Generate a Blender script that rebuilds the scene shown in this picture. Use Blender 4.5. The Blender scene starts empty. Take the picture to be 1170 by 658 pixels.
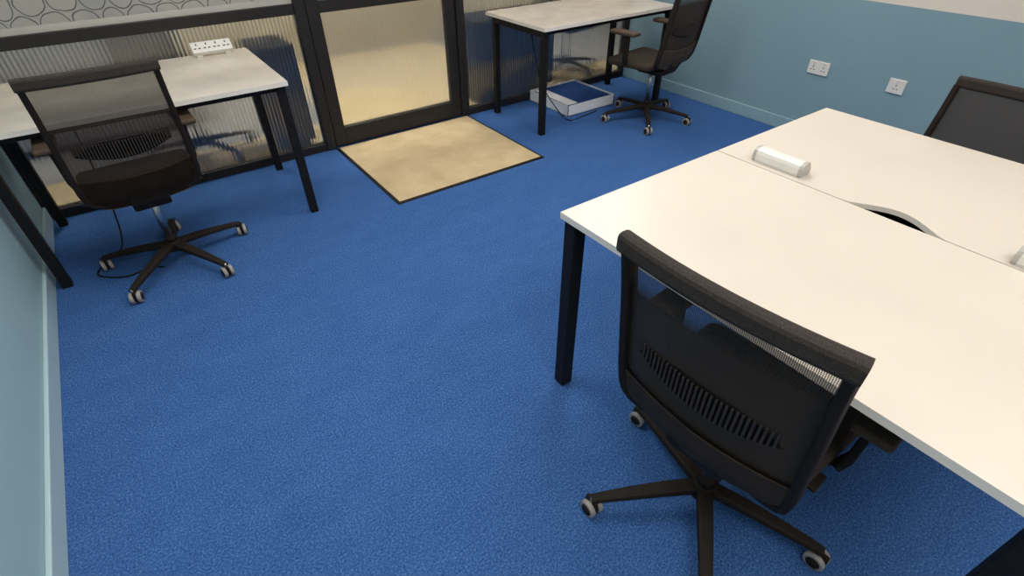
import bpy, bmesh, math, random
from mathutils import Vector, Matrix
random.seed(4)
S=bpy.context.scene; COL=S.collection
S.view_settings.view_transform='Standard'
# ---------------------------------------------------------------- materials
def mat(name,col,rough=.5,metal=0,var=.08,scale=8,bump=0,bscale=200,spec=.5,emit=None,estr=0):
    m=bpy.data.materials.new(name);m.use_nodes=True;nt=m.node_tree;N=nt.nodes;L=nt.links
    b=N['Principled BSDF'];b.inputs['Roughness'].default_value=rough;b.inputs['Metallic'].default_value=metal
    b.inputs['Specular IOR Level'].default_value=spec
    tc=N.new('ShaderNodeTexCoord');n=N.new('ShaderNodeTexNoise');n.inputs['Scale'].default_value=scale;n.inputs['Detail'].default_value=3
    L.new(tc.outputs['Object'],n.inputs['Vector'])
    r=N.new('ShaderNodeValToRGB');r.color_ramp.elements[0].position=.3;r.color_ramp.elements[1].position=.7
    r.color_ramp.elements[0].color=[c*(1-var) for c in col]+[1];r.color_ramp.elements[1].color=[min(1,c*(1+var)) for c in col]+[1]
    L.new(n.outputs['Fac'],r.inputs['Fac']);L.new(r.outputs['Color'],b.inputs['Base Color'])
    if bump:
        n2=N.new('ShaderNodeTexNoise');n2.inputs['Scale'].default_value=bscale;n2.inputs['Detail'].default_value=2
        L.new(tc.outputs['Object'],n2.inputs['Vector'])
        bp=N.new('ShaderNodeBump');bp.inputs['Strength'].default_value=bump;bp.inputs['Distance'].default_value=.002
        L.new(n2.outputs['Fac'],bp.inputs['Height']);L.new(bp.outputs['Normal'],b.inputs['Normal'])
    if emit: b.inputs['Emission Color'].default_value=(*emit,1);b.inputs['Emission Strength'].default_value=estr
    return m
def s(r,g,b):
    f=lambda c:((c/255+.055)/1.055)**2.4 if c>10 else c/255/12.92
    return (f(r),f(g),f(b))
M_black=mat('black_powder_coat',s(24,23,23),.5,0,.1,30,spec=.2)
M_frame=mat('dark_partition_frame',s(36,34,33),.45,0,.1,20,spec=.3)
M_plastic=mat('black_plastic',s(37,31,27),.65,0,.1,40,.15,500,spec=.15)
M_rib=mat('black_rib_plastic',s(18,16,14),.6,0,.1,40,spec=.2)
M_ribl=mat('dark_rib_plastic',s(50,44,40),.6,0,.1,40,spec=.3)
M_shell=mat('brown_black_plastic',s(74,61,50),.6,0,.12,20,spec=.2)
M_seat=mat('charcoal_fabric',s(56,49,43),.9,0,.25,300,.5,700,spec=.2)
M_rail=mat('woven_rail_fabric',s(56,50,46),.8,0,.5,500,.6,600,spec=.2)
M_tread=mat('grey_wheel_tread',s(150,145,140),.5)
M_chrome=mat('chrome',s(200,200,200),.3,1,.02)
M_top=mat('white_melamine',s(213,204,191),.28,0,.03,3,spec=.5)
M_topg=mat('glossy_white_melamine',s(208,200,188),.13,0,.08,7,.35,9,spec=.8)  # colour mottling paints in blotchy reflections, on top of real gloss and bump
M_edge=mat('white_edge_band',s(226,219,209),.45,0,.02,5)
M_white=mat('white_plastic',s(222,219,212),.35,0,.02)
M_grey=mat('light_grey_plastic',s(176,172,166),.4,0,.03)
M_dark=mat('socket_hole',s(25,25,25),.6)
M_red=mat('red_switch_mark',s(180,40,35),.4)
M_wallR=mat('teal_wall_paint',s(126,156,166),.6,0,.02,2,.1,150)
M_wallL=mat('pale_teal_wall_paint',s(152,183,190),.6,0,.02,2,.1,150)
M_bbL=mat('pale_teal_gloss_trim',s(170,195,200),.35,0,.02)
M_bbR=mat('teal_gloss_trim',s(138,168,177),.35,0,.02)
M_cream=mat('cream_wall_paint',s(226,215,200),.6,0,.02,2)
M_ceil=mat('ceiling_white',s(235,232,225),.8,0,.02)
M_hall=mat('hallway_floor_pale_wood',s(196,178,138),.5,0,.1,3)
M_hallg=mat('hallway_grey_carpet',s(132,132,130),.9,0,.15,4)
M_hallw=mat('hallway_wall',s(170,160,134),.7,0,.05,2)
M_cabl=mat('pale_grey_laminate',s(172,175,178),.4,0,.05,4)
M_cabd=mat('dark_laminate',s(16,16,20),.6,0,.1,4,spec=.15)
M_card=mat('white_cardboard',s(232,232,234),.6,0,.03)
def carpet(name):
    m=bpy.data.materials.new(name);m.use_nodes=True;nt=m.node_tree;N=nt.nodes;L=nt.links
    b=N['Principled BSDF'];b.inputs['Roughness'].default_value=1.0;b.inputs['Specular IOR Level'].default_value=.05
    tc=N.new('ShaderNodeTexCoord')
    n=N.new('ShaderNodeTexNoise');n.inputs['Scale'].default_value=155;n.inputs['Detail'].default_value=8;n.inputs['Roughness'].default_value=.92
    mp=N.new('ShaderNodeMapping');mp.inputs['Scale'].default_value=(1.2,2.4,1)
    n3=N.new('ShaderNodeTexNoise');n3.inputs['Scale'].default_value=3.5;n3.inputs['Detail'].default_value=8;n3.inputs['Roughness'].default_value=.75
    L.new(tc.outputs['Object'],n.inputs['Vector']);L.new(tc.outputs['Object'],mp.inputs['Vector']);L.new(mp.outputs[0],n3.inputs['Vector'])
    ad=N.new('ShaderNodeMath');ad.operation='MULTIPLY_ADD';ad.inputs[1].default_value=.06;L.new(n3.outputs['Fac'],ad.inputs[0])
    mu=N.new('ShaderNodeMath');mu.operation='MULTIPLY';mu.inputs[1].default_value=.94;L.new(n.outputs['Fac'],mu.inputs[0]);L.new(mu.outputs[0],ad.inputs[2])
    r=N.new('ShaderNodeValToRGB');e=r.color_ramp.elements
    e[0].position=.385;e[0].color=(*s(22,50,92),1);e[1].position=.615;e[1].color=(*s(104,142,192),1)
    x=r.color_ramp.elements.new(.5);x.color=(*s(50,88,146),1)
    L.new(ad.outputs[0],r.inputs['Fac']);L.new(r.outputs['Color'],b.inputs['Base Color'])
    return m
M_carpet=carpet('blue_carpet')
M_tile=mat('dark_blue_carpet_tile',s(34,62,112),.95,0,.2,200,.4,300,spec=.1)
M_mat=mat('beige_entrance_matting',s(192,172,136),.85,0,.11,6,.3,350,spec=.2)
def meshmat(name,hi,lo,mn):
    """woven mesh: open single layer near the top rail, doubled and denser below"""
    m=bpy.data.materials.new(name);m.use_nodes=True;nt=m.node_tree;N=nt.nodes;L=nt.links
    b=N['Principled BSDF'];b.inputs['Base Color'].default_value=(*s(60,50,44),1);b.inputs['Roughness'].default_value=.8;b.inputs['Specular IOR Level'].default_value=.2
    tc=N.new('ShaderNodeTexCoord');sp=N.new('ShaderNodeSeparateXYZ');L.new(tc.outputs['Object'],sp.inputs[0])
    def sn(o,k):
        a=N.new('ShaderNodeMath');a.operation='MULTIPLY';a.inputs[1].default_value=k;L.new(o,a.inputs[0])
        c=N.new('ShaderNodeMath');c.operation='SINE';L.new(a.outputs[0],c.inputs[0]);return c.outputs[0]
    a=sn(sp.outputs['Y'],2*math.pi/.0034);c=sn(sp.outputs['Z'],2*math.pi/.0034)
    mx=N.new('ShaderNodeMath');mx.operation='ADD';L.new(a,mx.inputs[0]);L.new(c,mx.inputs[1])
    dn=N.new('ShaderNodeMapRange');dn.inputs['From Min'].default_value=.85;dn.inputs['From Max'].default_value=.90
    dn.inputs['To Min'].default_value=lo;dn.inputs['To Max'].default_value=hi;L.new(sp.outputs['Z'],dn.inputs['Value'])
    mr=N.new('ShaderNodeMapRange');mr.inputs['From Min'].default_value=-.7;mr.inputs['From Max'].default_value=1.0
    mr.inputs['To Min'].default_value=mn
    L.new(mx.outputs[0],mr.inputs['Value']);L.new(dn.outputs['Result'],mr.inputs['To Max'])
    tr=N.new('ShaderNodeBsdfTransparent');mi=N.new('ShaderNodeMixShader')
    L.new(mr.outputs['Result'],mi.inputs[0]);L.new(b.outputs[0],mi.inputs[1]);L.new(tr.outputs[0],mi.inputs[2])
    L.new(mi.outputs[0],N['Material Output'].inputs['Surface']);return m
M_mesh=meshmat('open_weave_mesh',.80,.035,.01);M_meshd=meshmat('dense_weave_mesh',.2,.2,.04);M_mesho=meshmat('light_weave_mesh',.70,.34,.05)
def glass(name,circles=False,smooth=False):
    m=bpy.data.materials.new(name);m.use_nodes=True;nt=m.node_tree;N=nt.nodes;L=nt.links
    for n in list(N):
        if n.type=='BSDF_PRINCIPLED': N.remove(n)
    out=N['Material Output']
    tc=N.new('ShaderNodeTexCoord');sp=N.new('ShaderNodeSeparateXYZ');L.new(tc.outputs['Object'],sp.inputs[0])
    gl=N.new('ShaderNodeBsdfGlossy');gl.inputs['Roughness'].default_value=.10;gl.inputs['Color'].default_value=(.95,.95,.95,1)
    rf=N.new('ShaderNodeBsdfRefraction');rf.inputs['IOR'].default_value=1.07;rf.inputs['Roughness'].default_value=.42 if smooth else .29;rf.inputs['Color'].default_value=(.92,.92,.90,1)
    df=N.new('ShaderNodeBsdfDiffuse');df.inputs['Color'].default_value=(*(s(158,158,156) if circles else s(180,180,178)),1)
    if not circles:
        a=N.new('ShaderNodeMath');a.operation='MULTIPLY';a.inputs[1].default_value=2*math.pi/.022;L.new(sp.outputs['X'],a.inputs[0])
        c=N.new('ShaderNodeMath');c.operation='SINE';L.new(a.outputs[0],c.inputs[0])
        bp=N.new('ShaderNodeBump');bp.inputs['Strength'].default_value=.2 if smooth else .7;bp.inputs['Distance'].default_value=.005;L.new(c.outputs[0],bp.inputs['Height'])
        L.new(bp.outputs['Normal'],gl.inputs['Normal']);L.new(bp.outputs['Normal'],rf.inputs['Normal'])
    m1=N.new('ShaderNodeMixShader');m1.inputs[0].default_value=.2 if smooth else .25;L.new(rf.outputs[0],m1.inputs[1]);L.new(gl.outputs[0],m1.inputs[2])
    m2=N.new('ShaderNodeMixShader');m2.inputs[0].default_value=.04 if not circles else .8;L.new(m1.outputs[0],m2.inputs[1]);L.new(df.outputs[0],m2.inputs[2])
    last=m2
    if circles:
        P=.125
        # slight warp makes the printed rings irregular, pebble-like
        nz=N.new('ShaderNodeTexNoise');nz.inputs['Scale'].default_value=7;L.new(tc.outputs['Object'],nz.inputs['Vector'])
        sb_=N.new('ShaderNodeVectorMath');sb_.operation='SUBTRACT';sb_.inputs[1].default_value=(.5,.5,.5);L.new(nz.outputs['Color'],sb_.inputs[0])
        sc=N.new('ShaderNodeVectorMath');sc.operation='SCALE';sc.inputs['Scale'].default_value=.05;L.new(sb_.outputs[0],sc.inputs[0])
        aa=N.new('ShaderNodeVectorMath');aa.operation='ADD';L.new(tc.outputs['Object'],aa.inputs[0]);L.new(sc.outputs[0],aa.inputs[1])
        sp=N.new('ShaderNodeSeparateXYZ');L.new(aa.outputs[0],sp.inputs[0])
        def ring(ox,oz):
            outs=[]
            for o,off,per in ((sp.outputs['X'],ox,P),(sp.outputs['Z'],oz,P*1.732)):
                q=N.new('ShaderNodeMath');q.operation='ADD';q.inputs[1].default_value=off+per*100;L.new(o,q.inputs[0])
                w=N.new('ShaderNodeMath');w.operation='MODULO';w.inputs[1].default_value=per;L.new(q.outputs[0],w.inputs[0])
                e=N.new('ShaderNodeMath');e.operation='SUBTRACT';e.inputs[1].default_value=per/2;L.new(w.outputs[0],e.inputs[0])
                outs.append(e.outputs[0])
            cx=N.new('ShaderNodeCombineXYZ');L.new(outs[0],cx.inputs[0]);L.new(outs[1],cx.inputs[1])
            ln=N.new('ShaderNodeVectorMath');ln.operation='LENGTH';L.new(cx.outputs[0],ln.inputs[0])
            d=N.new('ShaderNodeMath');d.operation='SUBTRACT';d.inputs[1].default_value=P*.455;L.new(ln.outputs['Value'],d.inputs[0])
            ab=N.new('ShaderNodeMath');ab.operation='ABSOLUTE';L.new(d.outputs[0],ab.inputs[0])
            lt=N.new('ShaderNodeMath');lt.operation='LESS_THAN';lt.inputs[1].default_value=.0026;L.new(ab.outputs[0],lt.inputs[0]);return lt.outputs[0]
        r1=ring(0,.02);r2=ring(P/2,.02+P*.866)
        mx=N.new('ShaderNodeMath');mx.operation='MAXIMUM';L.new(r1,mx.inputs[0]);L.new(r2,mx.inputs[1])
        dk=N.new('ShaderNodeBsdfDiffuse');dk.inputs['Color'].default_value=(*s(92,92,92),1)
        m3=N.new('ShaderNodeMixShader');L.new(mx.outputs[0],m3.inputs[0]);L.new(m2.outputs[0],m3.inputs[1]);L.new(dk.outputs[0],m3.inputs[2]);last=m3
    L.new(last.outputs[0],out.inputs['Surface']);return m
M_glass=glass('fluted_glass');M_film=glass('circle_film_glass',True);M_dglass=glass('frosted_door_glass',False,True)
# ---------------------------------------------------------------- mesh helpers
class B:
    """collects geometry of ONE part"""
    def __init__(self): self.bm=bmesh.new();self.mats=[]
    def mi(self,m):
        if m not in self.mats:self.mats.append(m)
        return self.mats.index(m)
    def add(self,tmp,m,M=None,smooth=False):
        i=self.mi(m)
        if M is not None: bmesh.ops.transform(tmp,matrix=M,verts=tmp.verts)
        vm={v:self.bm.verts.new(v.co) for v in tmp.verts}
        for f in tmp.faces:
            try:
                g=self.bm.faces.new([vm[v] for v in f.verts]);g.material_index=i;g.smooth=smooth
            except ValueError: pass
        tmp.free();return self
    def box(self,lo,hi,m,bev=0,seg=2,M=None,taper=None,smooth=False):
        t=bmesh.new();bmesh.ops.create_cube(t,size=1)
        lo=Vector(lo);hi=Vector(hi);c=(lo+hi)/2;d=hi-lo
        for v in t.verts:
            k=1
            if taper and v.co.z<0:k=taper
            v.co=Vector((v.co.x*d.x*k,v.co.y*d.y*k,v.co.z*d.z))+c
        if bev: bmesh.ops.bevel(t,geom=t.edges[:],offset=bev,segments=seg,profile=.5,affect='EDGES')
        return self.add(t,m,M,smooth)
    def cyl(self,p0,p1,r0,m,r1=None,seg=20,bev=0):
        p0=Vector(p0);p1=Vector(p1);r1=r0 if r1 is None else r1
        t=bmesh.new();bmesh.ops.create_cone(t,cap_ends=True,segments=seg,radius1=r0,radius2=r1,depth=(p1-p0).length)
        if bev:
            es=[e for e in t.edges if len(e.link_faces)==2 and any(len(f.verts)>4 for f in e.link_faces)]
            bmesh.ops.bevel(t,geom=es,offset=bev,segments=2,profile=.5,affect='EDGES')
        q=(p1-p0).to_track_quat('Z','Y').to_matrix().to_4x4()
        self.add(t,m,Matrix.Translation((p0+p1)/2)@q,True);return self
    def sweep(self,pts,w,d,m,ref=(1,0,0),r=.3,ws=None):
        pts=[Vector(p) for p in pts];ref=Vector(ref).normalized();t=bmesh.new();rings=[]
        for i,p in enumerate(pts):
            T=(pts[min(i+1,len(pts)-1)]-pts[max(i-1,0)]).normalized()
            A=T.cross(ref).normalized();R=A.cross(T).normalized()
            ww,dd=(w,d) if ws is None else (w*ws[i],d*ws[i])
            c=min(ww,dd)*r;ring=[]
            for sx,sy,a0 in((1,1,0),(-1,1,90),(-1,-1,180),(1,-1,270)):
                for k in(0,45,90):
                    a=math.radians(a0+k)
                    ring.append(t.verts.new(p+A*(sx*(ww/2-c)+c*math.cos(a))+R*(sy*(dd/2-c)+c*math.sin(a))))
            rings.append(ring)
        n=12
        for a,b in zip(rings,rings[1:]):
            for k in range(n): t.faces.new([a[k],a[(k+1)%n],b[(k+1)%n],b[k]])
        t.faces.new(rings[0][::-1]);t.faces.new(rings[-1])
        bmesh.ops.recalc_face_normals(t,faces=t.faces)
        return self.add(t,m,None,r>.4)
    def grid(self,fn,nu,nv,m,thick=0):
        t=bmesh.new();V=[[t.verts.new(fn(i/nu,j/nv)) for j in range(nv+1)] for i in range(nu+1)]
        for i in range(nu):
            for j in range(nv): t.faces.new([V[i][j],V[i+1][j],V[i+1][j+1],V[i][j+1]])
        if thick:
            bmesh.ops.solidify(t,geom=t.faces[:],thickness=thick)
            bmesh.ops.recalc_face_normals(t,faces=t.faces)
        return self.add(t,m,None,True)
    def prism(self,poly,z0,z1,m,m2=None,bev=0):
        t=bmesh.new();a=[t.verts.new((x,y,z1)) for x,y in poly];f=t.faces.new(a)
        r=bmesh.ops.extrude_face_region(t,geom=[f])
        for v in [g for g in r['geom'] if isinstance(g,bmesh.types.BMVert)]: v.co.z=z0
        bmesh.ops.recalc_face_normals(t,faces=t.faces)
        i2=m2 or m
        a=self.mi(m);b=self.mi(i2)
        vm={v:self.bm.verts.new(v.co) for v in t.verts}
        for f in t.faces:
            g=self.bm.faces.new([vm[v] for v in f.verts]);g.material_index=a if abs(f.normal.z)>.9 else b
        t.free();return self
    def obj(self,name,parent=None,loc=(0,0,0),rz=0,autosmooth=True):
        me=bpy.data.meshes.new(name);self.bm.normal_update();self.bm.to_mesh(me);self.bm.free()
        for m in self.mats:me.materials.append(m)
        o=bpy.data.objects.new(name,me);COL.objects.link(o);o.location=loc;o.rotation_euler=(0,0,rz)
        if parent:o.parent=parent
        return o
def empty(name,loc=(0,0,0),rz=0,label=None,cat=None,group=None):
    o=bpy.data.objects.new(name,None);o.empty_display_size=.1;COL.objects.link(o);o.location=loc;o.rotation_euler=(0,0,rz)
    if label:o['label']=label;o['category']=cat
    if group:o['group']=group
    return o
def tag(o,label,cat,group=None):
    o['label']=label;o['category']=cat
    if group:o['group']=group
    return o
def struct(o): o['kind']='structure';return o
def copy_tree(root,loc,rz):
    def rec(o,p):
        n=o.copy();COL.objects.link(n)
        if p: n.parent=p; n.matrix_parent_inverse=o.matrix_parent_inverse.copy()
        for c in list(o.children): rec(c,n)
        return n
    n=rec(root,None);n.location=loc;n.rotation_euler=(0,0,rz);return n
def tube(name,pts,r,m):
    """round cable through smooth (Catmull-Rom) points, as one mesh"""
    P=[Vector(p) for p in pts];P=[P[0]]+P+[P[-1]];out=[]
    for i in range(1,len(P)-2):
        a,b,c,d=P[i-1:i+3]
        for k in range(8):
            t=k/8;out.append(.5*((2*b)+(c-a)*t+(2*a-5*b+4*c-d)*t*t+(3*b-a-3*c+d)*t**3))
    out.append(P[-2])
    bm=bmesh.new();rings=[];prev=Vector((.3,.5,.8)).normalized()
    for i,p in enumerate(out):
        T=(out[min(i+1,len(out)-1)]-out[max(i-1,0)]).normalized()
        A=(prev-T*prev.dot(T)).normalized();prev=A;C=T.cross(A)
        rings.append([bm.verts.new(p+A*r*math.cos(q*math.pi/4)+C*r*math.sin(q*math.pi/4)) for q in range(8)])
    for a,b in zip(rings,rings[1:]):
        for k in range(8): bm.faces.new([a[k],a[(k+1)%8],b[(k+1)%8],b[k]])
    t=B();t.add(bm,m,None,True);return t.obj(name)
# ---------------------------------------------------------------- room
XL,XR,YP,YB,H=-.66,3.93,3.63,-1.7,2.6
def sb(name,lo,hi,m,bev=0): return struct(B().box(lo,hi,m,bev).obj(name))
sb('floor',(XL-.1,YB-.1,-.1),(XR+.1,YP+.04,0),M_carpet)
sb('wall_left',(XL-.12,YB-.1,0),(XL,YP+.06,H),M_wallL)
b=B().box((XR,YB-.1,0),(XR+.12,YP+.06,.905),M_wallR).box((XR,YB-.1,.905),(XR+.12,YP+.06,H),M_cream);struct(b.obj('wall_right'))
sb('wall_rear',(XL,YB-.12,0),(XR,YB,H),M_cream)
sb('ceiling',(XL-.1,YB-.1,H),(XR+.1,YP+.1,H+.1),M_ceil)
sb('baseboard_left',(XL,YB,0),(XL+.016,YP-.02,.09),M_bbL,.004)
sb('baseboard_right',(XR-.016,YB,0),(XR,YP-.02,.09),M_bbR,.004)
# hallway beyond the partition
fl=B().box((-2.5,YP+.04,-.1),(6,4.2,0),M_hall).box((-2.5,4.2,-.1),(1.25,6.3,0),M_hallg).box((1.25,4.2,-.1),(3.1,6.3,0),M_hall).box((3.1,4.2,-.1),(6,6.3,0),M_hallg)
struct(fl.obj('floor'))
sb('wall_hallway',(-2.5,6.2,0),(6,6.3,H),M_hallw)
sb('wall_hallway_end',(-2.6,YP+.06,0),(-2.5,6.3,H),M_hallw)
sb('wall_hallway_far_end',(6,YP+.06,0),(6.1,6.3,H),M_hallw)
sb('baseboard_hallway',(-2.5,6.17,0),(6,6.2,.14),M_hallw)
sb('ceiling',(-2.6,YP+.1,H),(6.1,6.3,H+.1),M_ceil)
# partition frame
def fr(n,lo,hi): return sb('trim_%d'%n,lo,hi,M_frame,.004)
y0,y1=YP-.02,YP+.04
fr(1,(XL,y0,0),(XL+.05,y1,H));fr(2,(XL+.05,y0,0),(.97,y1,.055));fr(3,(XL+.05,y0,.875),(.97,y1,.935))
fr(4,(.97,y0-.01,0),(1.035,y1+.01,H));fr(5,(2.095,y0-.01,0),(2.16,y1+.01,H))
fr(6,(2.16,y0,0),(XR,y1,.055));fr(7,(2.16,y0,.875),(XR,y1,.935));fr(8,(XR-.05,y0,.055),(XR,y1,.875))
fr(9,(XL,y0,H-.06),(XR,y1,H));fr(10,(1.035,y0,2.1),(2.095,y1,2.16))
def pane(n,x0,x1,z0,z1,m):
    t=B();t.grid(lambda u,v:Vector((x0+(x1-x0)*u,YP+.01,z0+(z1-z0)*v)),1,1,m);return struct(t.obj(n))
pane('window_1',XL+.05,.97,.055,.875,M_glass);pane('window_2',XL+.05,.97,.935,H-.06,M_film)
pane('window_3',2.16,XR-.05,.055,.875,M_glass);pane('window_4',2.16,XR-.05,.935,H-.06,M_film)
pane('window_5',1.035,2.095,2.16,H-.06,M_film)
sb('trim_11',(XL+.05,YP-.004,.935),(.97,YP+.008,.965),M_grey)
d=B()
d.box((1.042,YP-.015,.01),(1.125,YP+.03,2.09),M_frame,.004).box((2.01,YP-.015,.01),(2.09,YP+.03,2.09),M_frame,.004)
d.box((1.125,YP-.015,.01),(2.01,YP+.03,.135),M_frame,.003).box((1.125,YP-.015,.865),(2.01,YP+.03,.935),M_frame,.003).box((1.125,YP-.015,2.0),(2.01,YP+.03,2.09),M_frame,.003)
door=struct(d.obj('door_1'))
g=B();g.grid(lambda u,v:Vector((1.125+.885*u,YP+.01,.135+.73*v)),1,1,M_dglass)
g.grid(lambda u,v:Vector((1.125+.885*u,YP+.01,.935+1.065*v)),1,1,M_film);struct(g.obj('door_glass',door))
g=B().cyl((1.085,YP-.05,.98),(1.085,YP-.05,1.3),.012,M_chrome).cyl((1.085,YP-.05,1.02),(1.085,YP-.015,1.02),.009,M_chrome).cyl((1.085,YP-.05,1.26),(1.085,YP-.015,1.26),.009,M_chrome)
struct(g.obj('door_handle',door))
# hallway furniture seen blurred through the fluted glass
def cabinet(loc,w,h,m,lab):
    e=empty('storage_cabinet',loc,0,lab,'cabinet')
    B().box((-w/2,-.2,.05),(w/2,.2,h),m,.004).box((-w/2+.03,-.17,0),(w/2-.03,.17,.05),M_black).obj('body',e)
    n=max(1,round(w/.5))
    for k in range(n):
        x0=-w/2+w*k/n+.006;x1=-w/2+w*(k+1)/n-.006
        d=B().box((x0,-.218,.06),(x1,-.2,h-.01),m,.002).obj('door',e)
        B().box((x1-.05,-.235,h*.45),(x1-.035,-.218,h*.7),M_black,.002).obj('handle',d)
cabinet((-.5,5.0,0),1.7,.75,M_cabl,'pale grey low cabinet standing behind the fluted glass')
cabinet((.82,3.97,0),.26,.68,M_cabd,'narrow dark cabinet standing close behind the fluted glass')
cabinet((2.74,3.97,0),.80,.64,M_cabd,'dark low cabinet standing close behind the glass partition')
# entrance mat
m=B().box((1.03,2.60,0),(2.14,3.605,.006),M_black,.002,1).box((1.050,2.623,.004),(2.122,3.590,.009),M_mat,.002,1)
tag(m.obj('entrance_mat'),'beige woven entrance mat with thin black edging at the door','mat')
# ---------------------------------------------------------------- desks
def desk(name,x0,x1,y0,y1,label):
    e=empty(name,((x0+x1)/2,(y0+y1)/2,0),0,label,'desk')
    w,dp=(x1-x0)/2,(y1-y0)/2
    t=B().prism([(-w,-dp),(w,-dp),(w,dp),(-w,dp)],.718,.74,M_topg,M_edge);t.obj('tabletop',e)
    i=.012;L=.042;fy=dp-.02;by=dp-.06
    for sx in(-1,1):
        for sy,yy in((-1,fy),(1,by)):
            cx=sx*(w-i-L/2);cy=sy*(yy-L/2)
            B().box((cx-L/2,cy-L/2,0),(cx+L/2,cy+L/2,.718),M_black,.003).obj('leg',e)
    r=B()
    for sx in(-1,1):
        cx=sx*(w-i-L/2);r.box((cx-L/2,-fy+L,.675),(cx+L/2,by-L,.717),M_black,.003)
    for yy in(-fy+.06,by-.04): r.box((-w+i+L,yy-.015,.68),(w-i-L,yy+.015,.717),M_black,.003)
    r.obj('frame',e);return e
dl=desk('desk',-.63,.635,2.79,3.60,'white-topped desk with black legs against the fluted glass')
dr=desk('desk',2.345,3.655,2.895,3.60,'white-topped desk with black legs beside the glass door')
# bench: two tops on one frame
BX0,BXM,BX1,BY0,BY1=.90,1.642,2.385,-.21,1.01
be=empty('bench_desk',(BXM,(BY0+BY1)/2,0),0,'double white bench desk with black steel legs and cable cutout','desk')
hl=(BY1-BY0)/2;hw=BXM-BX0
B().prism([(-hw,-hl),(-.003,-hl),(-.003,hl),(-hw,hl)],.719,.74,M_top,M_edge).obj('tabletop',be)
cyc=.41-(BY0+BY1)/2;notch=[];nl=.14
for k in range(21):
    u=-1+2*k/20;notch.append((.003+.064*(math.cos(u*math.pi)*.5+.5)**.7,cyc+u*nl))
poly=[(hw,-hl),(hw,hl),(.003,hl)]+notch[::-1]+[(.003,-hl)]
B().prism(poly,.724,.74,M_top,M_edge).obj('tabletop',be)
for sx in(-1,1):
    for sy in(-1,1):
        cx=sx*(hw-.035);cy=sy*(hl-.032)
        B().box((cx-.024,cy-.024,0),(cx+.024,cy+.024,.719),M_black,.004).obj('leg',be)
r=B()
for sy in(-1,1): r.box((-hw+.06,sy*(hl-.032)-.02,.67),(hw-.06,sy*(hl-.032)+.02,.718),M_black,.003)
for cx in(-hw+.18,hw-.18): r.box((cx-.02,-hl+.05,.675),(cx+.02,hl-.05,.718),M_black,.003)
r.obj('frame',be)
B().box((-.06,-hl+.1,.60),(.14,hl-.1,.605),M_black).box((-.06,-hl+.1,.60),(-.055,hl-.1,.70),M_black).box((.135,-hl+.1,.60),(.14,hl-.1,.70),M_black).obj('cable_tray',be)
# power modules
def module(loc,lab):
    e=empty('power_module',loc,math.pi,lab,'power socket','desk power modules')
    prof=[(x*.84,z*.84) for x,z in[(-.033,0),(.033,0),(.037,.010),(.037,.034),(.032,.046),(.020,.053),(.002,.056),(-.014,.053),(-.035,.018)]]
    Ly=.078
    def ext(a0,a1,k0,k1,m):
        t=B();q=bmesh.new();A=[q.verts.new((x*k0,a0,.025+(z-.025)*k0)) for x,z in prof];C=[q.verts.new((x*k1,a1,.025+(z-.025)*k1)) for x,z in prof]
        n=len(prof)
        for k in range(n): q.faces.new([A[k],A[(k+1)%n],C[(k+1)%n],C[k]])
        q.faces.new(A[::-1]);q.faces.new(C);bmesh.ops.recalc_face_normals(q,faces=q.faces);t.add(q,m);return t
    ext(-Ly,Ly,1,1,M_white).obj('housing',e)
    ext(Ly,Ly+.012,1.0,.98,M_grey).obj('end_cap',e);ext(-Ly-.012,-Ly,.98,1.0,M_grey).obj('end_cap',e)
    R=Matrix.Translation((-.0208,0,.030))@Matrix.Rotation(math.radians(-60),4,'Y')
    for cy in(-.036,.036):
        t=B().box((-.012,cy-.03,-.001),(.012,cy+.03,.0015),M_grey,0,M=R)
        for dx,dy,a,bb in((.007,0,.002,.004),(-.006,-.011,.003,.0015),(-.006,.011,.003,.0015)):
            t.box((dx-a,cy+dy-bb,.001),(dx+a,cy+dy+bb,.0022),M_dark,0,M=R)
        t.obj('socket_face',e)
    return e
module((1.70,.80,.74),'white desktop power module with grey end caps beside a desk joint')
module((1.685,.04,.74),'white desktop power module with grey end caps near the cable cutout')
# socket strip on the left desk
e=empty('socket_strip',(.45,3.545,.74),0,'white multi-socket power strip standing on the desk rear edge','power strip')
Mx=Matrix.Translation((0,0,.038))@Matrix.Rotation(math.radians(42),4,'X')
B().box((-.105,-.034,-.018),(.105,.034,.018),M_white,.006,2,M=Mx).box((-.09,-.02,0),(-.06,.02,.03),M_white,.003).box((.06,-.02,0),(.09,.02,.03),M_white,.003).obj('housing',e)
for cx in(-.075,-.025,.025,.075):
    t=B()
    for zz,xx,a,bb in((.014,0,.003,.006),(-.010,-.011,.006,.003),(-.010,.011,.006,.003)):
        t.box((cx+xx-a,zz-bb,.0175),(cx+xx+a,zz+bb,.0192),M_dark,0,M=Mx)
    t.obj('socket',e)
# wall sockets
def wsock(y,w,double,lab):
    e=empty('wall_socket',(XR,y,.47),math.radians(90),lab,'wall socket')
    B().box((-w/2,0,-.043),(w/2,.011,.043),M_white,.004).obj('faceplate',e)
    xs=(-w/4,w/4) if double else (0,)
    for x in xs:
        t=B()
        for zz,xx,a,bb in((.006,0,.0025,.005),(-.014,-.011,.005,.0022),(-.014,.011,.005,.0022)):
            t.box((x+xx-a,.0105,zz-bb),(x+xx+a,.012,zz+bb),M_dark)
        t.obj('socket_hole',e)
        B().box((x-.006,.0105,.018),(x+.006,.0155,.034),M_white,.002).box((x-.004,.0153,.031),(x+.004,.016,.0335),M_red).obj('switch',e)
wsock(1.81,.146,True,'white double wall socket with rocker switches on teal wall')
wsock(1.30,.10,False,'white single wall socket with rocker switch on teal wall')
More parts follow.
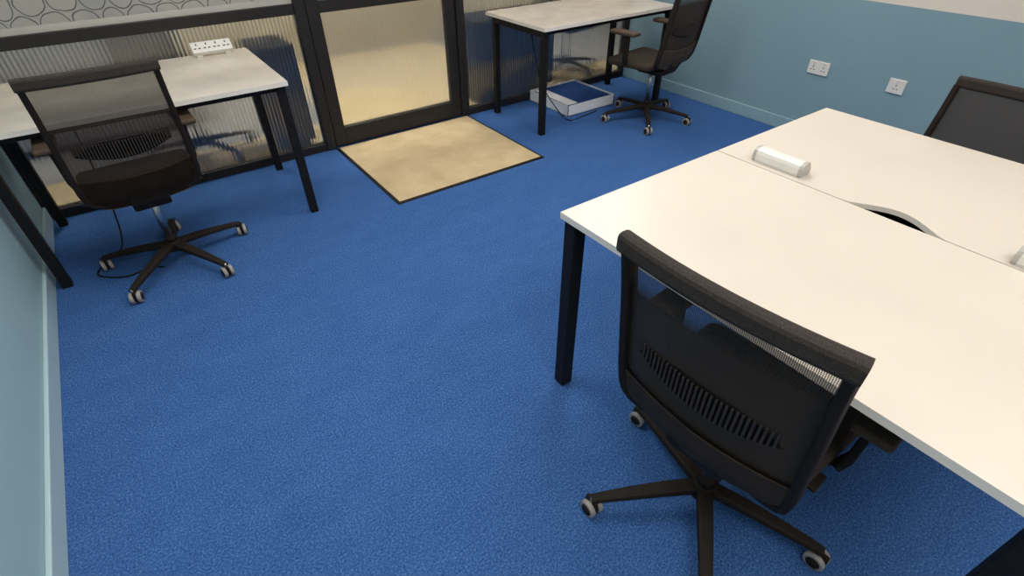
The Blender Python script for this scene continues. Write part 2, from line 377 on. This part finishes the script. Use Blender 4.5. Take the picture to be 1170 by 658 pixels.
# ---------------------------------------------------------------- chair
def bx(z): # back profile: leans back, foot of it tucks forward under the seat
    k=[(.38,-.125),(.44,-.150),(.50,-.172),(.60,-.194),(.70,-.210),(.82,-.232),(1.0,-.268)]
    for (a,xa),(c,xc) in zip(k,k[1:]):
        if z<=c: return xa+(xc-xa)*(z-a)/(c-a)
    return k[-1][1]
def chair(loc,rz,lab,grp):
    e=empty('office_chair',loc,rz,lab,'chair',grp)
    t=B().cyl((0,0,.075),(0,0,.125),.042,M_plastic,.034,24,.004)
    for k in range(5):
        a=math.radians(72*k);c,s_=math.cos(a),math.sin(a)
        pts=[(c*r,s_*r,z) for r,z in((.03,.103),(.12,.098),(.22,.086),(.30,.074),(.335,.066))]
        t.sweep(pts,.046,.03,M_plastic,ref=(0,0,1),ws=[1,.95,.82,.68,.6])
    base=t.obj('base',e)
    for k in range(5):
        a=math.radians(72*k);t=B()
        for sy in(-1,1):
            t.cyl((0,sy*.007,.028),(0,sy*.023,.028),.028,M_tread,None,24,.003)
            t.cyl((0,sy*.022,.028),(0,sy*.026,.028),.020,M_plastic,.017,20)
        t.cyl((0,-.007,.028),(0,.007,.028),.022,M_plastic)
        t.box((-.026,-.0065,.03),(.020,.0065,.062),M_plastic,.004).cyl((.0,0,.05),(0,0,.075),.008,M_chrome)
        t.obj('caster',base,(math.cos(a)*.33,math.sin(a)*.33,0),a+math.radians([70,200,120,30,160][k]))
    B().cyl((0,0,.12),(0,0,.155),.026,M_plastic,.022).cyl((0,0,.155),(0,0,.39),.016,M_chrome).obj('column',e)
    t=B().box((-.11,-.075,.355),(.12,.075,.405),M_plastic,.012,3,taper=.75).cyl((.02,-.2,.385),(.02,.0,.385),.006,M_plastic)
    t.box((-.01,-.235,.378),(.05,-.19,.392),M_plastic,.004)
    t.sweep([(-.06,0,.378),(-.11,0,.378),(-.145,0,.39),(-.165,0,.42),(-.178,0,.46)],.15,.03,M_plastic,ref=(0,0,1))
    t.obj('tilt_mechanism',e)
    t=B()
    def shell(u,v):
        x=-.13+.38*u;y=-.205+.41*v;rr=max(0,(abs(y)-.12)/.11)**2
        return Vector((x,y*(1-.16*(1-u)**3),.402+.018*rr+.01*max(0,u-.8)))
    t.grid(shell,12,12,M_shell,.012).obj('seat_shell',e)
    t=B();q=bmesh.new();bmesh.ops.create_cube(q,size=1)
    for v in q.verts: v.co=Vector((v.co.x*.38+.073,v.co.y*(.48 if v.co.x>0 else .42),v.co.z*.045+.437))
    ver=[ed for ed in q.edges if abs(ed.verts[0].co.z-ed.verts[1].co.z)>.04]
    bmesh.ops.bevel(q,geom=ver,offset=.045,segments=5,profile=.5,affect='EDGES')
    hor=[ed for ed in q.edges if abs(ed.verts[0].co.z-ed.verts[1].co.z)<.001 and len(ed.link_faces)==2 and any(len(f.verts)>8 for f in ed.link_faces)]
    bmesh.ops.bevel(q,geom=hor,offset=.016,segments=4,profile=.5,affect='EDGES')
    t.add(q,M_seat,None,True).obj('seat',e)
    # backrest: straight side posts, lower shell with flat foot, mesh, lumbar
    t=B();prof2=[(.13,.442),(.172,.447),(.200,.460),(.215,.486),(.219,.53),(.218,.60),(.215,.74),(.211,.86),(.210,.965)]
    for sy in(-1,1):
        t.sweep([(bx(z)-.004,sy*y,z) for y,z in prof2],.020,.036,M_plastic,ref=(1,0,0),r=.25,ws=[.8,.9,1,1]+[1]*5)
    def pw(z):
        for (ya,za),(yb,zb) in zip(prof2,prof2[1:]):
            if z<=zb: return ya+(yb-ya)*max(0,(z-za))/(zb-za)
        return prof2[-1][0]
    def low(u,v):
        z=.437+.135*v;hw=pw(max(z,.444))+.004;y=(2*u-1)*hw
        return Vector((bx(z)-.016-.018*(1-(2*u-1)**2),y,z-.010*(1-(2*u-1)**2)+.015*(2*u-1)**2*v))
    t.grid(low,20,14,M_shell,.012)
    back=t.obj('backrest',e)
    t=B()
    pts=[(bx(.975)-.010-.020*(1-(y/.222)**2),y,.975) for y in [-.222+.444*k/14 for k in range(15)]]
    t.sweep(pts,.032,.044,M_rail,ref=(0,0,1),r=.32).obj('top_rail',back)
    def mp(u,v):
        z=.55+.41*v;hw=pw(z);y=(2*u-1)*hw;return Vector((bx(z)-.004-.02*(1-(2*u-1)**2),y,z))
    B().grid(mp,16,14,M_mesh).obj('mesh_panel',back)
    t=B();lz=.685
    def lx(y): return bx(lz)-.014-.026*(1-(y/.19)**2)
    def hh(y): return .020+.018*(1-(y/.18)**2)
    def zc(y): return lz+.022*(y/.19)**2
    def lg(u,v):
        y=-.172+.344*u;return Vector((lx(y)+.008,y,zc(y)+hh(y)*(2*v-1)))
    t.grid(lg,20,3,M_rib,.004)
    for k in range(29):
        y=-.154+.011*k
        t.box((lx(y)+.000,y-.0028,zc(y)-hh(y)*.88),(lx(y)+.007,y+.0028,zc(y)+hh(y)*.88),M_ribl,.0012,1)
    t.obj('lumbar_support',back)
    for sy in(-1,1):
        t=B().sweep([(.08,sy*.14,.400),(.08,sy*.205,.402),(.08,sy*.238,.418),(.078,sy*.250,.46),(.075,sy*.252,.54),(.075,sy*.254,.615)],.042,.020,M_plastic,ref=(0,sy*.7,.7))
        arm=t.obj('armrest',e)
        B().box((-.015,sy*.262-.042,.615),(.205,sy*.262+.042,.640),M_shell,.010,3).obj('arm_pad',arm)
    return e
G='black mesh office chairs'
c1=chair((.945,.35,0),math.radians(4),'black mesh office chair with armrests tucked under double bench desk',G)
c2=copy_tree(c1,(-.12,2.74,0),math.radians(92.5))
c3=copy_tree(c1,(3.24,2.70,0),math.radians(97))
c4=copy_tree(c1,(2.45,.50,0),math.radians(176))
c5=copy_tree(c1,(.26,4.10,0),math.radians(-60))
c6=copy_tree(c1,(3.58,4.15,0),math.radians(-80))
c2['label']='black mesh office chair facing desk by fluted glass partition'
c3['label']='black mesh office chair at desk beside the teal wall'
c4['label']='lowered black mesh office chair facing the bench desk'
c5['label']='black office chair standing behind the fluted glass'
c6['label']='black office chair behind the glass near a dark cabinet'
def ch(o,n): return [c for c in o.children if c.name.split('.')[0]==n]
ch(c2,'base')[0].rotation_euler[2]=math.radians(13-92.5)
ch(c3,'base')[0].rotation_euler[2]=math.radians(11-97)
for c in c4.children:
    if c.name.split('.')[0] not in('base','column'): c.location.z-=.115
for c in ch(c4,'column'): c.scale.z=.70;c.location.z=.035
for cc,mm in((c4,M_meshd),(c2,M_mesho)):
    mp_=ch(ch(cc,'backrest')[0],'mesh_panel')[0];mp_.data=mp_.data.copy();mp_.data.materials[0]=mm
# armrests are height-adjustable: the two desk chairs by the glass have them raised
for cc in (c2,c3):
    for a in ch(cc,'armrest'): a.location.z+=.03
# ---------------------------------------------------------------- box with carpet tiles
bx0,by0=3.03,3.35
e=empty('cardboard_tray',(bx0,by0,0),0,'open white cardboard tray on the carpet holding spare carpet tiles','box')
w=.253;t=B().box((-w,-w,0),(w,w,.006),M_card)
for a in((-w,-w,w,-w+.005),(-w,w-.005,w,w),(-w,-w,-w+.005,w),(w-.005,-w,w,w)): t.box((a[0],a[1],0),(a[2],a[3],.085),M_card)
t.obj('tray_body',e)
for k in range(6):
    o=B().box((-.225,-.235,0),(.225,.235,.0115),M_tile,.002,1).obj('carpet_tile',None,(bx0+.014,by0+.001*(k%2),.0064+.0119*k),math.radians(.3*(k%3)-.3))
    tag(o,'blue square carpet tile stacked in the white tray','carpet tile','spare carpet tiles')
for k in range(2):
    o=B().box((-.045,-.22,0),(.045,.22,.0012),M_card).obj('paper_sheet',None,(bx0-.18+.008*k,by0+.002,.0782+.0014*k),math.radians(-1+1.5*k))
    tag(o,'white paper sheet lying on the blue carpet tiles','paper','paper sheets in the tray')
# cables
o=tube('power_cable',[(-.30,3.2,.70),(-.30,3.15,.45),(-.30,3.05,.25),(-.34,2.98,.05),(-.44,2.93,.006),(-.47,2.83,.006),(-.36,2.74,.006),(-.26,2.76,.006),(-.2,2.72,.006)],.004,M_black)
tag(o,'black power cable looping on the carpet under the desk','cable')
o=tube('power_cable',[(2.60,3.4,.70),(2.60,3.25,.3),(2.64,3.08,.10),(2.73,3.02,.006),(2.9,3.03,.006),(3.05,3.05,.006)],.004,M_black)
tag(o,'thin dark power cable trailing beside the white tray','cable')
# ---------------------------------------------------------------- lights
M_diff=mat('diffuser',(.9,.9,.88),.5,emit=(1,.95,.88),estr=2)
def panel(x,y,w,l,power,col=(1,.955,.91)):
    o=B().box((-w/2,-l/2,-.02),(w/2,l/2,0),M_diff).obj('ceiling_light',None,(x,y,H-.001))
    tag(o,'flat white ceiling light panel','ceiling light','ceiling light panels')
    ld=bpy.data.lights.new('area_light','AREA');ld.shape='RECTANGLE';ld.size=w;ld.size_y=l;ld.energy=power;ld.color=col
    lo=bpy.data.objects.new('area_light',ld);lo.location=(x,y,H-.03);COL.objects.link(lo)
panel(.3,-.6,.9,1.2,22);panel(2.2,-.6,.9,1.2,16)
panel(.3,1.9,.9,1.2,25);panel(2.2,1.9,.9,1.2,23)
panel(3.2,3.0,.9,.6,9)
for x in(0,1.8,3.6): panel(x,4.8,.6,.6,38,(1,.96,.89))
w=bpy.data.worlds.new('w');S.world=w;w.use_nodes=True;w.node_tree.nodes['Background'].inputs[0].default_value=(.8,.85,.9,1);w.node_tree.nodes['Background'].inputs[1].default_value=.2
# ---------------------------------------------------------------- camera
f,th,ro,ps,h=589.9176,.6718,.0081,.6194,1.5211
fw=Vector((math.sin(ps)*math.cos(th),math.cos(ps)*math.cos(th),-math.sin(th)));rt=Vector((math.cos(ps),-math.sin(ps),0));up=rt.cross(fw)
r2=rt*math.cos(ro)-up*math.sin(ro);u2=rt*math.sin(ro)+up*math.cos(ro)
cd=bpy.data.cameras.new('camera');cd.sensor_width=36;cd.lens=36*f/1170;cd.clip_start=.02
co=bpy.data.objects.new('camera',cd);COL.objects.link(co)
Mx=Matrix((r2,u2,-fw)).transposed().to_4x4();Mx.translation=(0,0,h);co.matrix_world=Mx
S.camera=co
